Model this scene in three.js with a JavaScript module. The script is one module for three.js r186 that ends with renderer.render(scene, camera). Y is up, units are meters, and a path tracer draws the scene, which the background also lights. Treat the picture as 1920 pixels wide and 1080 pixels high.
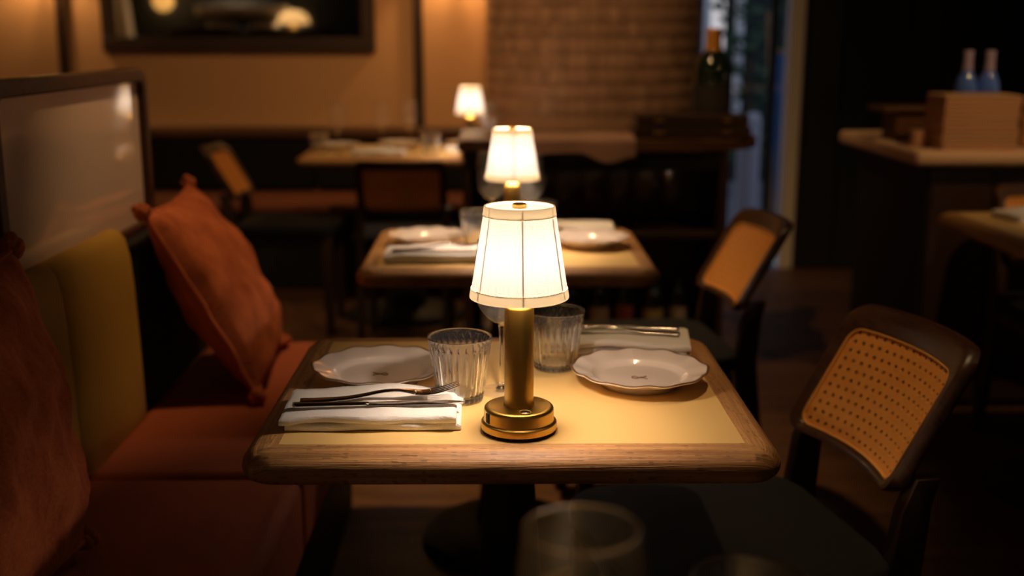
import * as THREE from 'three';
import { RoundedBoxGeometry } from 'three/addons/geometries/RoundedBoxGeometry.js';
import { mergeGeometries, mergeVertices, toCreasedNormals } from 'three/addons/utils/BufferGeometryUtils.js';

// ---------------------------------------------------------------- camera, sky, exposure
const scene = new THREE.Scene();
const camera = new THREE.PerspectiveCamera(2 * Math.atan(540 / 2100) * 180 / Math.PI, 16 / 9, 0.02, 100);
camera.position.set(-0.0181, 1.2343, 1.5633);
camera.rotation.order = 'YXZ';
camera.rotation.set(-0.2201, -0.0135, 0.0019);
camera.focus = 1.40;
camera.userData.fStop = 2.45;
scene.background = new THREE.Color().setRGB(0.34, 0.42, 0.60);      // dusk outside the glazed door
const renderer = new THREE.WebGLRenderer({ antialias: true });
renderer.toneMapping = THREE.LinearToneMapping;
renderer.toneMappingExposure = 1.0;
renderer.shadowMap.enabled = true;
const LAMP_CD = 0.265, SCONCE_CD = 0.75, DOWN_CD = 11, TRACK_CD = 4.5;                              // table lamps and wall sconces, candela
const lampWhite = new THREE.Color().setRGB(1, 0.78, 0.625), sconceWhite = new THREE.Color().setRGB(1, 0.6, 0.26);

// ---------------------------------------------------------------- helpers
let seed = 7;
const rnd = () => { seed = (seed * 1664525 + 1013904223) >>> 0; return seed / 4294967296; };
const hash = (x, y, s) => { let h = (x * 374761393 + y * 668265263 + s * 974634777) | 0; h = Math.imul(h ^ (h >>> 13), 1274126177); return ((h ^ (h >>> 16)) >>> 0) / 4294967296; };
function noise(x, y, s = 0, px = 0, py = 0) {                         // value noise, periodic when px, py are given
  const xi = Math.floor(x), yi = Math.floor(y), f = x - xi, g = y - yi;
  const u = f * f * (3 - 2 * f), v = g * g * (3 - 2 * g);
  const m = (a, p) => (p ? ((a % p) + p) % p : a);
  const h = (a, b) => hash(m(a, px), m(b, py), s);
  return (h(xi, yi) * (1 - u) + h(xi + 1, yi) * u) * (1 - v) + (h(xi, yi + 1) * (1 - u) + h(xi + 1, yi + 1) * u) * v;
}
const lerp = (a, b, t) => a + (b - a) * t, clamp = (x, a = 0, b = 1) => Math.min(b, Math.max(a, x));
const enc = (c) => Math.round(255 * clamp(c <= 0.0031308 ? c * 12.92 : 1.055 * Math.pow(c, 1 / 2.4) - 0.055));
function texture(w, h, fn, srgb, repeat) {                            // fn(u 0..1, v 0..1) -> [r,g,b] linear, or a number
  const d = new Uint8Array(w * h * 4);
  for (let j = 0; j < h; j++) for (let i = 0; i < w; i++) {
    let c = fn(i / w, j / h); if (typeof c === 'number') c = [c, c, c];
    for (let k = 0; k < 3; k++) d[(j * w + i) * 4 + k] = srgb ? enc(c[k]) : Math.round(255 * clamp(c[k]));
    d[(j * w + i) * 4 + 3] = 255;
  }
  const t = new THREE.DataTexture(d, w, h);
  t.wrapS = t.wrapT = THREE.RepeatWrapping; t.magFilter = THREE.LinearFilter; t.minFilter = THREE.LinearMipmapLinearFilter; t.generateMipmaps = true;
  if (srgb) t.colorSpace = THREE.SRGBColorSpace;
  if (repeat) t.repeat.set(...repeat);
  t.needsUpdate = true;
  return t;
}
const mix3 = (a, b, t) => [lerp(a[0], b[0], t), lerp(a[1], b[1], t), lerp(a[2], b[2], t)];
const rgb = (r, g, b) => new THREE.Color().setRGB(r, g, b);
const std = (o) => new THREE.MeshStandardMaterial(o), phy = (o) => new THREE.MeshPhysicalMaterial(o);
const names = {};
function numbered(n) { const k = names[n] = (names[n] ?? -1) + 1; return k ? `${n}_${String(k).padStart(3, '0')}` : n; }
function mesh(name, geo, mat, parent) {
  const m = new THREE.Mesh(geo, mat); m.name = name; m.castShadow = m.receiveShadow = true; parent.add(m); return m;
}
function tag(o, label, category, group, kind) {
  o.userData = { label, category }; if (group) o.userData.group = group; if (kind) o.userData.kind = kind; return o;
}
function thing(name, label, category, [x, y, z] = [0, 0, 0], turn = 0, group) {
  const o = new THREE.Group(); o.name = numbered(name); scene.add(o); o.position.set(x, y, z); o.rotation.y = turn;
  return tag(o, label, category, group);
}
function single(name, geo, mat, label, category, pos, turn = 0, group) {
  const o = mesh(numbered(name), geo, mat, scene); o.position.set(...pos); o.rotation.y = turn; return tag(o, label, category, group);
}
function copy(o, label, [x, y, z], turn = 0) {
  const c = o.clone(); c.name = numbered(o.name.replace(/_\d{3}$/, '')); scene.add(c); c.position.set(x, y, z); c.rotation.y = turn;
  c.userData = { ...o.userData, label }; return c;
}
function struct(name, geo, mat, pos, label) {
  const o = mesh(name, geo, mat, scene); if (pos) o.position.set(...pos); o.userData = { kind: 'structure', label, category: name.split('_')[0] }; return o;
}
const box = (w, h, d, x = 0, y = 0, z = 0) => new THREE.BoxGeometry(w, h, d).translate(x, y, z);
const rbox = (w, h, d, r, x = 0, y = 0, z = 0, s = 3) => new RoundedBoxGeometry(w, h, d, s, r).translate(x, y, z);
const lathe = (pts, n = 48) => new THREE.LatheGeometry(pts.map((p) => new THREE.Vector2(...p)), n);
function metreUV(geo, axis = 0, scale = 1) {                          // u runs along one axis, v across, in metres
  const p = geo.attributes.position, uv = new Float32Array(p.count * 2), b = (axis + 1) % 3, c = (axis + 2) % 3;
  for (let i = 0; i < p.count; i++) { uv[2 * i] = p.getComponent(i, axis) / scale; uv[2 * i + 1] = (p.getComponent(i, b) + p.getComponent(i, c)) / scale; }
  geo.setAttribute('uv', new THREE.BufferAttribute(uv, 2)); return geo;
}
function grid(nu, nv, fn, closedU = false, uvScale = 1) {            // fn(u,v) -> [x,y,z]
  const g = new THREE.BufferGeometry(), pos = [], uv = [], idx = [];
  for (let j = 0; j <= nv; j++) for (let i = 0; i <= nu; i++) { pos.push(...fn(i / nu, j / nv)); uv.push(i / nu * uvScale, j / nv * uvScale); }
  for (let j = 0; j < nv; j++) for (let i = 0; i < nu; i++) { const a = j * (nu + 1) + i, b = a + nu + 1; idx.push(a, a + 1, b, b, a + 1, b + 1); }
  g.setAttribute('position', new THREE.Float32BufferAttribute(pos, 3)); g.setAttribute('uv', new THREE.Float32BufferAttribute(uv, 2)); g.setIndex(idx);
  g.computeVertexNormals(); return g;
}
function smooth(geo, angle = 0.7) { return toCreasedNormals(geo, angle); }
function weld(g) { g.deleteAttribute('uv'); g.deleteAttribute('normal'); g = mergeVertices(g, 1e-5); g.computeVertexNormals(); return g; }
function loft(rings, closed = true, caps = true) {                   // rings: arrays of [x,y,z], equal length
  const n = rings[0].length, pos = [], idx = [];
  for (const r of rings) for (const p of r) pos.push(...p);
  for (let j = 0; j < rings.length - 1; j++) for (let i = 0; i < (closed ? n : n - 1); i++) {
    const a = j * n + i, b = j * n + (i + 1) % n; idx.push(a, b, a + n, a + n, b, b + n);
  }
  if (caps) for (const [j, flip] of [[0, 1], [rings.length - 1, 0]]) {
    const c = pos.length / 3, m = [0, 0, 0]; for (const p of rings[j]) for (let k = 0; k < 3; k++) m[k] += p[k] / n; pos.push(...m);
    for (let i = 0; i < n; i++) { const a = j * n + i, b = j * n + (i + 1) % n; flip ? idx.push(c, b, a) : idx.push(c, a, b); }
  }
  const g = new THREE.BufferGeometry(); g.setAttribute('position', new THREE.Float32BufferAttribute(pos, 3)); g.setIndex(idx); g.computeVertexNormals(); return g;
}

// ---------------------------------------------------------------- materials
const walnutTex = texture(1024, 512, (u, v) => {
  const w = 0.5 * noise(u * 4, v * 6, 1, 4, 6), band = noise(u * 3, v * 22 + w * 3, 2, 3, 0), fine = noise(u * 64, v * 200, 3, 64, 200), mid = noise(u * 8, v * 80, 4, 8, 80);
  let c = mix3([0.26, 0.105, 0.034], [0.70, 0.385, 0.145], clamp(0.2 + 0.55 * band + 0.35 * (mid - 0.5) + 0.25 * (fine - 0.5)));
  if (fine > 0.80) c = mix3(c, [0.08, 0.03, 0.012], 0.55); return c;
}, true);
const walnutBump = texture(512, 512, (u, v) => 0.6 * noise(u * 24, v * 256, 3, 24, 256) + 0.4 * noise(u * 8, v * 80, 4, 8, 80));
const clothBump = texture(256, 256, (u, v) => 0.5 + 0.25 * Math.sin(u * 2 * Math.PI * 64) + 0.25 * Math.sin(v * 2 * Math.PI * 64));
const velvetTex = texture(512, 512, (u, v) => {
  const n = 0.45 * noise(u * 9, v * 9, 5, 9, 9) + 0.3 * noise(u * 40, v * 20, 6, 40, 20) + 0.25 * noise(u * 160, v * 160, 7, 160, 160);
  return mix3([0.36, 0.070, 0.018], [0.66, 0.175, 0.055], clamp(n * 1.6 - 0.3));
}, true);
const grainBump = texture(256, 256, (u, v) => 0.6 * noise(u * 64, v * 64, 8, 64, 64) + 0.4 * noise(u * 16, v * 16, 9, 16, 16));
const M = {
  walnut: std({ map: walnutTex, bumpMap: walnutBump, bumpScale: 0.0006, roughness: 0.56 }),
  darkWood: std({ color: rgb(0.045, 0.020, 0.010), roughness: 0.45 }),
  chairWood: std({ map: walnutTex, color: rgb(0.13, 0.095, 0.08), roughness: 0.4 }),
  midWood: std({ map: walnutTex, color: rgb(0.29, 0.24, 0.21), roughness: 0.45 }),
  black: std({ color: rgb(0.010, 0.009, 0.008), roughness: 0.6 }),
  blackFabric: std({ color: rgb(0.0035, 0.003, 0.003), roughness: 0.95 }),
  laminate: phy({ color: rgb(0.82, 0.56, 0.21), roughness: 0.42, bumpMap: grainBump, bumpScale: 0.00008 }),
  brass: phy({ color: rgb(0.60, 0.385, 0.095), metalness: 1, roughness: 0.41, anisotropy: 0.5 }),
  rubber: std({ color: rgb(0.012, 0.011, 0.010), roughness: 0.7 }),
  steel: std({ color: rgb(0.62, 0.58, 0.54), metalness: 1, roughness: 0.16 }),
  shade: phy({ color: rgb(0.92, 0.90, 0.88), roughness: 1, transmission: 0.065, thickness: 0, side: THREE.DoubleSide, specularIntensity: 0 }),
  sconceShade: phy({ color: rgb(0.92, 0.82, 0.66), roughness: 1, transmission: 0.4, thickness: 0, side: THREE.DoubleSide, specularIntensity: 0 }),
  shadeBand: phy({ color: rgb(0.94, 0.80, 0.52), roughness: 1, transmission: 0.06, thickness: 0, side: THREE.DoubleSide, specularIntensity: 0 }),
  bulb: std({ color: rgb(0.9, 0.9, 0.9), emissive: lampWhite.clone(), emissiveIntensity: 3 }),
  linen: std({ color: rgb(0.86, 0.82, 0.77), roughness: 0.95, bumpMap: clothBump, bumpScale: 0.0003 }),
  china: phy({ color: rgb(0.88, 0.76, 0.68), roughness: 0.16, clearcoat: 0.6, clearcoatRoughness: 0.08 }),
  rimBrown: std({ color: rgb(0.16, 0.075, 0.03), roughness: 0.35 }),
  glass: phy({ color: rgb(1, 1, 1), transmission: 1, roughness: 0.0, ior: 1.5, thickness: 0.01 }),
  tumblerGlass: phy({ color: rgb(1, 1, 1), transmission: 0.985, roughness: 0.0, ior: 1.47, thickness: 0.01 }),
  thinGlass: phy({ color: rgb(1, 1, 1), transmission: 0.965, roughness: 0.0, ior: 1.5, thickness: 0, side: THREE.DoubleSide }),
  rust: phy({ color: rgb(0.36, 0.075, 0.02), roughness: 0.8, bumpMap: grainBump, bumpScale: 0.0006, sheen: 0.3, sheenColor: rgb(0.6, 0.2, 0.08), sheenRoughness: 0.5 }),
  benchLeather: std({ color: rgb(0.17, 0.045, 0.014), roughness: 0.7 }),
  mustard: phy({ color: rgb(0.46, 0.25, 0.028), roughness: 0.75, bumpMap: grainBump, bumpScale: 0.0006 }),
  velvet: phy({ map: velvetTex, roughness: 0.9, bumpMap: grainBump, bumpScale: 0.0012, sheen: 0.5, sheenColor: rgb(0.7, 0.25, 0.10), sheenRoughness: 0.5 }),
  cane: std({ color: rgb(0.80, 0.33, 0.06), roughness: 0.6, bumpMap: grainBump, bumpScale: 0.0004, side: THREE.DoubleSide }),
  caneCord: std({ color: rgb(0.88, 0.42, 0.09), roughness: 0.5 }),
  screenPane: phy({ color: rgb(0.88, 0.70, 0.60), roughness: 0.05, ior: 1.5, clearcoat: 1, clearcoatRoughness: 0.04 }),
  wall: std({ color: rgb(0.74, 0.42, 0.20), roughness: 0.9, bumpMap: grainBump, bumpScale: 0.0005 }),
  ceiling: std({ color: rgb(0.045, 0.035, 0.028), roughness: 0.95 }),
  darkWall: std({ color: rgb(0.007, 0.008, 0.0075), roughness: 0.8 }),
  floor: std({ map: walnutTex, color: rgb(0.30, 0.25, 0.21), roughness: 0.5 }),
  mirror: std({ color: rgb(0.80, 0.76, 0.70), metalness: 1, roughness: 0.02 }),
  grout: std({ color: rgb(0.24, 0.14, 0.09), roughness: 0.95 }),
  cream: std({ color: rgb(0.80, 0.70, 0.58), roughness: 0.7 }),
};
const tileMats = [[0.40, 0.23, 0.14], [0.46, 0.27, 0.17], [0.35, 0.20, 0.125], [0.43, 0.24, 0.16]].map((c) => phy({ color: rgb(...c), roughness: 0.14, clearcoat: 0.5, clearcoatRoughness: 0.06 }));

// ---------------------------------------------------------------- the room
const X0 = -5.2, X1 = 3.4, ZF = -4.45, ZB = 4.6, H = 2.9;
struct('floor', metreUV(box(X1 - X0, 0.1, ZB - ZF, (X0 + X1) / 2, -0.05, (ZF + ZB) / 2), 0, 1), M.floor, null, 'dark brown timber floor under the tables');
struct('ceiling', box(X1 - X0 + 0.4, 0.12, ZB - ZF + 0.4, (X0 + X1) / 2, H + 0.06, (ZF + ZB) / 2), M.ceiling, null, 'plain ceiling above the dining room');
struct('wall_far', mergeGeometries([box(6.16, H, 0.15, -2.12, H / 2, ZF - 0.075), box(0.64, H - 2.2, 0.15, 1.28, 2.2 + (H - 2.2) / 2, ZF - 0.075)]), M.wall, null, 'tan plaster wall behind the far bench');
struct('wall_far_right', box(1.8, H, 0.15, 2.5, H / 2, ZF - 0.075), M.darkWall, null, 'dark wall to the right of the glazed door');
struct('wall_left', box(0.15, H, ZB - ZF, X0 - 0.075, H / 2, (ZF + ZB) / 2), M.wall, null, 'tan plaster side wall beyond the booth');
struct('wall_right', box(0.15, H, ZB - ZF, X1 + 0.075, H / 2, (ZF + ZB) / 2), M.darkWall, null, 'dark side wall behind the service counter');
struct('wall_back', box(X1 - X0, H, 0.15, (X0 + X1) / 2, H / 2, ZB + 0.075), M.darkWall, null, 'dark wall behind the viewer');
for (const [k, x] of [[1, -2.276], [2, -0.429]]) struct(`trim_${k}`, rbox(0.052, H, 0.03, 0.006, x, H / 2, ZF + 0.015), M.darkWood, null, k === 1 ? 'dark wooden batten left of the wall mirror' : 'dark wooden batten right of the wall mirror');
// dark vertical boards on the right part of the far wall
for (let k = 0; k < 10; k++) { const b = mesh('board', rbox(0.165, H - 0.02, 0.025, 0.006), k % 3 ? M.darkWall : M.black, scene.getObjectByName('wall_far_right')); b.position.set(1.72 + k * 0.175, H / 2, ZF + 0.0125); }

// glazed door to the street
{
  const d = new THREE.Group(); d.name = 'door_1'; scene.add(d); d.userData = { kind: 'structure', label: 'narrow glazed door to the street beside the tiled column', category: 'door' };
  mesh('jamb', rbox(0.07, 2.2, 0.12, 0.008, 1.559, 1.1, ZF - 0.03), M.cream, d);
  mesh('door_frame', rbox(0.03, 2.2, 0.08, 0.006, 0.985, 1.1, ZF - 0.05), M.darkWall, d);
  mesh('mullion', rbox(0.035, 2.2, 0.05, 0.006, 1.45, 1.1, ZF - 0.05), M.darkWall, d);
  mesh('pane', box(0.44, 2.18, 0.006, 1.22, 1.1, ZF - 0.05), phy({ transmission: 1, roughness: 0, thickness: 0, ior: 1.5 }), d);
  mesh('pane', box(0.055, 2.18, 0.006, 1.495, 1.1, ZF - 0.05), phy({ transmission: 1, roughness: 0, thickness: 0, ior: 1.5 }), d);
}
// the street outside
struct('ground', box(12, 0.1, 8, 1, -0.06, -8.7), std({ color: rgb(0.16, 0.16, 0.17), roughness: 0.9 }), null, 'grey pavement outside the glazed door');

// tiled column
{
  const R = 0.517, cx = 0.445, cz = -3.93, col = thing('tiled_column', 'round column clad in small glossy brown tiles behind the console', 'column', [cx, 0, cz]);
  mesh('core', new THREE.CylinderGeometry(R - 0.009, R - 0.009, H, 72).translate(0, H / 2, 0), M.grout, col);
  const n = 74, rowH = 0.0667, da = 2 * Math.PI / n, w = R * da;
  const tg = [0, 1].map((k) => smooth(rbox(w * 0.955, rowH - 0.0022, 0.010, 0.0022, 0, 0, 0, 1)));
  const rest = [];
  for (let r = 0; r < Math.floor(H / rowH); r++) for (let i = 0; i < n; i++) {
    const a = i * da, y = 0.03 + (r + 0.5) * rowH, tilt = new THREE.Euler((rnd() - 0.5) * 0.05, a + (rnd() - 0.5) * 0.05, 0, 'YXZ'), rr = R - 0.005 + (rnd() - 0.5) * 0.0012;
    const front = Math.cos(a + 0.085) > 0.02 && y > 0.87 && y < 1.42;
    if (front) { const t = mesh('tile', tg[0], tileMats[Math.floor(rnd() * 4)], col); t.position.set(Math.sin(a) * rr, y, Math.cos(a) * rr); t.rotation.copy(tilt); }
    else rest.push(box(w * 0.955, rowH - 0.0022, 0.010).applyMatrix4(new THREE.Matrix4().compose(new THREE.Vector3(Math.sin(a) * rr, y, Math.cos(a) * rr), new THREE.Quaternion().setFromEuler(tilt), new THREE.Vector3(1, 1, 1))));
  }
  mesh('tiling', mergeGeometries(rest), tileMats[0], col).userData = { kind: 'stuff' };
}

// far bench along the wall
{
  const b = thing('wall_bench', 'long dark upholstered bench with rust seat along the far wall', 'bench', [-2.3, 0, -4.12]);
  mesh('base', rbox(4.4, 0.39, 0.5, 0.01, 0, 0.195, -0.05), M.black, b);
  mesh('seat', rbox(4.4, 0.05, 0.56, 0.022, 0, 0.415, -0.02), M.benchLeather, b);
  for (let k = 0; k < 5; k++) mesh('back_cushion', rbox(0.87, 0.27, 0.10, 0.03, -1.76 + k * 0.88, 0.585, -0.245), M.blackFabric, b);
  mesh('top_rail', metreUV(rbox(4.4, 0.05, 0.13, 0.012, 0, 0.75, -0.245), 0), M.midWood, b);
}
// mirror with dark frame
{
  const m = thing('wall_mirror', 'wide dark-framed mirror hung on the tan wall', 'mirror', [-1.36, 1.158, ZF + 0.02]);
  const w = 1.415, h = 0.9, f = 0.075;
  mesh('glass', box(w - 2 * f + 0.01, h - 2 * f + 0.01, 0.008, 0, h / 2, 0.004), M.mirror, m);
  mesh('frame', mergeGeometries([rbox(w, f, 0.04, 0.008, 0, f / 2, 0), rbox(w, f, 0.04, 0.008, 0, h - f / 2, 0), rbox(f, h - 2 * f, 0.038, 0.008, -w / 2 + f / 2, h / 2, 0), rbox(f, h - 2 * f, 0.038, 0.008, w / 2 - f / 2, h / 2, 0)]), M.darkWood, m);
}
// wall sconces just above the frame
{
  const s = thing('wall_sconce', 'wall sconce with pleated shade at the far left', 'wall lamp', [-2.354, 1.56, ZF + 0.002]);
  mesh('backplate', new THREE.CylinderGeometry(0.045, 0.045, 0.015, 32).rotateX(Math.PI / 2).translate(0, 0.05, 0.0075), M.brass, s);
  mesh('arm', new THREE.TubeGeometry(new THREE.CatmullRomCurve3([[0, 0.05, 0.01], [0, 0.045, 0.07], [0, 0.06, 0.1], [0, 0.09, 0.1]].map((p) => new THREE.Vector3(...p))), 20, 0.006, 8), M.brass, s);
  mesh('shade', lathe([[0.075, 0.06], [0.05, 0.2]], 40).translate(0, 0, 0.1), M.sconceShade, s);
  mesh('bulb', new THREE.SphereGeometry(0.018, 20, 14).translate(0, 0.125, 0.1), std({ color: rgb(0.9, 0.9, 0.9), emissive: sconceWhite.clone(), emissiveIntensity: 3 }), s);
  const l = new THREE.PointLight(sconceWhite, SCONCE_CD); l.position.set(0, 0.125, 0.1); l.castShadow = true; l.shadow.radius = 0.9; s.add(l);
  s.userData.group = 'wall sconces';
  copy(s, 'wall sconce with pleated shade between batten and tiled column', [-0.225, 1.56, ZF + 0.002]);
}

// ---------------------------------------------------------------- booth on the left
{
  const b = thing('banquette', 'booth bench with rust seat and mustard leather back cushions', 'bench', [-0.56, 0, 0]);
  const z0 = 2.2, z1 = -1.28, seams = [z0, 0.62, -0.345, z1];
  mesh('plinth', box(0.36, 0.3, z0 - z1 - 0.02, -0.03, 0.15, (z0 + z1) / 2), M.black, b);
  for (let k = 0; k < 3; k++) {
    const a = seams[k], c = seams[k + 1];
    mesh('seat_cushion', rbox(0.40, 0.16, a - c - 0.004, 0.025, -0.01, 0.38, (a + c) / 2, 4), M.rust, b);
  }
  const backs = [[z0, 0.62], [0.62, -0.345], [-0.345, -0.709]];
  for (const [a, c] of backs) {
    // a back cushion leaning a little, with a rolled top
    const prof = [[-0.248, 0.44], [-0.19, 0.455], [-0.192, 0.60], [-0.196, 0.74], [-0.2, 0.80], [-0.208, 0.838], [-0.222, 0.855], [-0.238, 0.858], [-0.248, 0.852]];
    const n = a - c - 0.006, rings = [];
    const st = [0, 0.003, 0.008, 0.015, 0.026, 0.045, 0.07, 0.5, 1, 1.5].filter((s) => s < n / 2); const all = [...st, ...st.map((s) => n - s).reverse()];
    for (const s of all) { const e = Math.min(s, n - s), puff = e < 0.045 ? 0.032 * (1 - Math.sqrt(1 - Math.pow(1 - e / 0.045, 2))) : 0; rings.push(prof.map(([x, y], i) => [x - (i > 0 && i < 8 ? puff : 0), y - (i > 3 ? puff * 0.5 : 0), a - 0.003 - s])); }
    mesh('back_cushion', loft(rings, true, true), M.mustard, b);
  }
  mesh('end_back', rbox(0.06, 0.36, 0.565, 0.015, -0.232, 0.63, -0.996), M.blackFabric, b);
  mesh('back_board', box(0.02, 0.798, z0 - z1, -0.272, 0.399, (z0 + z1) / 2), M.darkWood, b);
}
{
  // glazed screen standing on the back of the booth
  const s = thing('booth_screen', 'wood-framed milky glass screen above the mustard booth back', 'screen', [-0.832, 0, -0.63]);
  const hw = 0.40, y0 = 0.80, y1 = 1.162, r = 0.035, f = 0.022;
  const rr = (w, a, c, q) => { const p = new THREE.Shape(); p.moveTo(-w, a); p.lineTo(w, a); p.lineTo(w, c - q); p.absarc(w - q, c - q, q, 0, Math.PI / 2, false); p.lineTo(-w + q, c); p.absarc(-w + q, c - q, q, Math.PI / 2, Math.PI, false); p.lineTo(-w, a); return p; };
  const ring = rr(hw, y0, y1, r); ring.holes.push(rr(hw - f, y0 + f, y1 - f, r - 0.012));
  const g = new THREE.ExtrudeGeometry(ring, { depth: 0.03, bevelEnabled: true, bevelSize: 0.004, bevelThickness: 0.004, bevelSegments: 2, curveSegments: 10 }).translate(0, 0, -0.015).rotateY(Math.PI / 2);
  mesh('frame', metreUV(g, 2), M.chairWood, s);
  mesh('pane', new THREE.ExtrudeGeometry(rr(hw - f + 0.003, y0 + f, y1 - f + 0.003, r - 0.012), { depth: 0.006, bevelEnabled: false }).translate(0, 0, -0.003).rotateY(Math.PI / 2), M.screenPane, s);
  copy(s, 'wood-framed milky glass screen nearest the viewer, out at the left', [-0.832, 0, 0.23]);
}
// pillows: soft squares with gathered corners
const pillowGeo = (() => {
  const S = 0.226, T = 0.074, n = 44, side = (sg) => grid(n, n, (a, b) => {
    const u = a * 2 - 1, v = b * 2 - 1, q = Math.pow(Math.max(0, 1 - Math.pow(Math.abs(u), 2.6)), 0.5) * Math.pow(Math.max(0, 1 - Math.pow(Math.abs(v), 2.6)), 0.5);
    const pinch = 1 - 0.07 * (1 - u * u) * Math.abs(v) ** 3 , pinch2 = 1 - 0.07 * (1 - v * v) * Math.abs(u) ** 3;
    const edge = Math.max(Math.abs(u), Math.abs(v)), wr = (noise(a * 5 + 3, b * 5 + sg * 9, 11) - 0.5) * 0.026 + (noise(a * 14, b * 9 + sg * 4, 12) - 0.5) * 0.017 + (noise(a * 34, b * 14, 14) - 0.5) * 0.005 * edge;
    return [sg * (T * q + wr * Math.sqrt(q)), v * S * pinch, u * S * pinch2];
  });
  const A = side(1), B = side(-1); const ib = B.getIndex().array; for (let i = 0; i < ib.length; i += 3) { const t = ib[i]; ib[i] = ib[i + 1]; ib[i + 1] = t; }
  for (const g of [A, B]) { const p = g.attributes.position, uv = g.attributes.uv; for (let i = 0; i < p.count; i++) uv.setXY(i, p.getZ(i) / 0.45 + 0.5, p.getY(i) / 0.45 + 0.5); }
  B.computeVertexNormals(); A.computeVertexNormals();
  return mergeGeometries([A, B]);
})();
const pipingGeo = (() => {
  const pts = [], S = 0.226, N = 20;
  const e = (u, v) => [(noise(u * 7 + 5, v * 7 + 3, 13) - 0.5) * 0.006, v * S * (1 - 0.07 * (1 - u * u) * Math.abs(v) ** 3), u * S * (1 - 0.07 * (1 - v * v) * Math.abs(u) ** 3)];
  for (let k = 0; k < 4; k++) for (let i = 0; i < N; i++) { const t = i / N * 2 - 1; pts.push(new THREE.Vector3(...[e(t, -1), e(1, t), e(-t, 1), e(-1, -t)][k])); }
  return new THREE.TubeGeometry(new THREE.CatmullRomCurve3(pts, true), 160, 0.006, 7, true);
})();
const knotGeo = (() => { const g = []; for (let i = 0; i < 5; i++) { const a = i * 1.256; g.push(new THREE.SphereGeometry(0.011, 10, 8).scale(1, 1.35, 1).translate(Math.cos(a) * 0.009, 0.006 * (i % 2), Math.sin(a) * 0.009)); } return mergeGeometries(g); })();
const corner = (o, v, u) => { const k = mesh('corner_knot', knotGeo, M.velvet, o); k.position.set(0, v * 0.229, u * 0.229); k.rotation.x = u * v > 0 ? 0.7 : -0.7; };
function pillow(label, pos, lean, turn, roll) {
  const o = thing('throw_pillow', label, 'pillow', pos, 0, 'rust velvet pillows');
  o.rotation.order = 'YZX'; o.rotation.set(roll, turn, lean);
  mesh('cover', pillowGeo, M.velvet, o); mesh('piping', pipingGeo, M.velvet, o);
  for (const v of [-1, 1]) for (const u of [-1, 1]) corner(o, v, u);
  return o;
}
pillow('rust velvet pillow leaning at the far end of the booth', [-0.655, 0.680, -0.965], 0.49, 0.06, 0);
pillow('rust velvet pillow nearest the viewer at the left edge of the booth', [-0.680, 0.712, 0.20], 0.16, 0.0, 0.0);

// ---------------------------------------------------------------- dining tables
const TW = 0.33, TD = 0.282, IW = 0.285, ID = 0.237, TT = 0.040, CR = 0.048;
function borderSide(k) {                                             // one mitred walnut edge piece; k: 0 front(+z) 1 right 2 back 3 left
  const hx = k % 2 ? TD : TW, hz = k % 2 ? TW : TD, ix = k % 2 ? ID : IW, iz = k % 2 ? IW : ID;   // local: runs along x, faces +z
  const st = []; const nc = 7;
  for (let i = 0; i <= nc; i++) { const a = Math.PI / 4 * (1 - i / nc); st.push([[-ix, iz], [-hx + CR - Math.sin(a) * CR, hz - CR + Math.cos(a) * CR], [-Math.sin(a), Math.cos(a)]]); }
  for (let i = 1; i <= 24; i++) { const t = i / 25, x = lerp(-hx + CR, hx - CR, t); st.push([[clamp(lerp(-ix, ix, t), -ix, ix), iz], [x, hz], [0, 1]]); }
  for (let i = 0; i <= nc; i++) { const a = Math.PI / 4 * (i / nc); st.push([[ix, iz], [hx - CR + Math.sin(a) * CR, hz - CR + Math.cos(a) * CR], [Math.sin(a), Math.cos(a)]]); }
  const rings = st.map(([i, o, n]) => {
    const p = [], r = 0.030; p.push([i[0], 0, i[1]]);
    const ox = o[0] - n[0] * r, oz = o[1] - n[1] * r;
    p.push([lerp(i[0], ox, 0.6), -0.0003, lerp(i[1], oz, 0.6)]);
    for (let q = 0; q <= 10; q++) { const b = Math.PI * (q / 10); const s = Math.sin(b), c = Math.cos(b); p.push([ox + n[0] * r * (c > 0 ? s : Math.pow(s, 0.5)), -TT * 0.58 + TT * (c > 0 ? 0.58 : 0.42) * c, oz + n[1] * r * (c > 0 ? s : Math.pow(s, 0.5))]); }
    p.push([i[0], -TT, i[1]]); return p;
  });
  const g = loft(rings, true, true), p = g.attributes.position, uv = [];
  for (let i = 0; i < p.count; i++) uv.push(p.getX(i) / 0.75 + k * 0.31, (p.getZ(i) - p.getY(i)) / 0.33 + k * 0.27);
  g.setAttribute('uv', new THREE.Float32BufferAttribute(uv, 2));
  const cg = toCreasedNormals(g, 0.6);
  return cg.rotateY([0, Math.PI / 2, Math.PI, -Math.PI / 2][k]);
}
const borderGeos = [0, 1, 2, 3].map(borderSide);
const pedestalGeo = lathe([[0.001, 0.7105], [0.10, 0.7105], [0.10, 0.700], [0.036, 0.694], [0.036, 0.60], [0.040, 0.55], [0.047, 0.45], [0.056, 0.3], [0.068, 0.12], [0.075, 0.045]], 40);
const discGeo = lathe([[0.001, 0.062], [0.10, 0.058], [0.17, 0.045], [0.205, 0.025], [0.212, 0.008], [0.21, 0], [0.001, 0]], 56);
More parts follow.
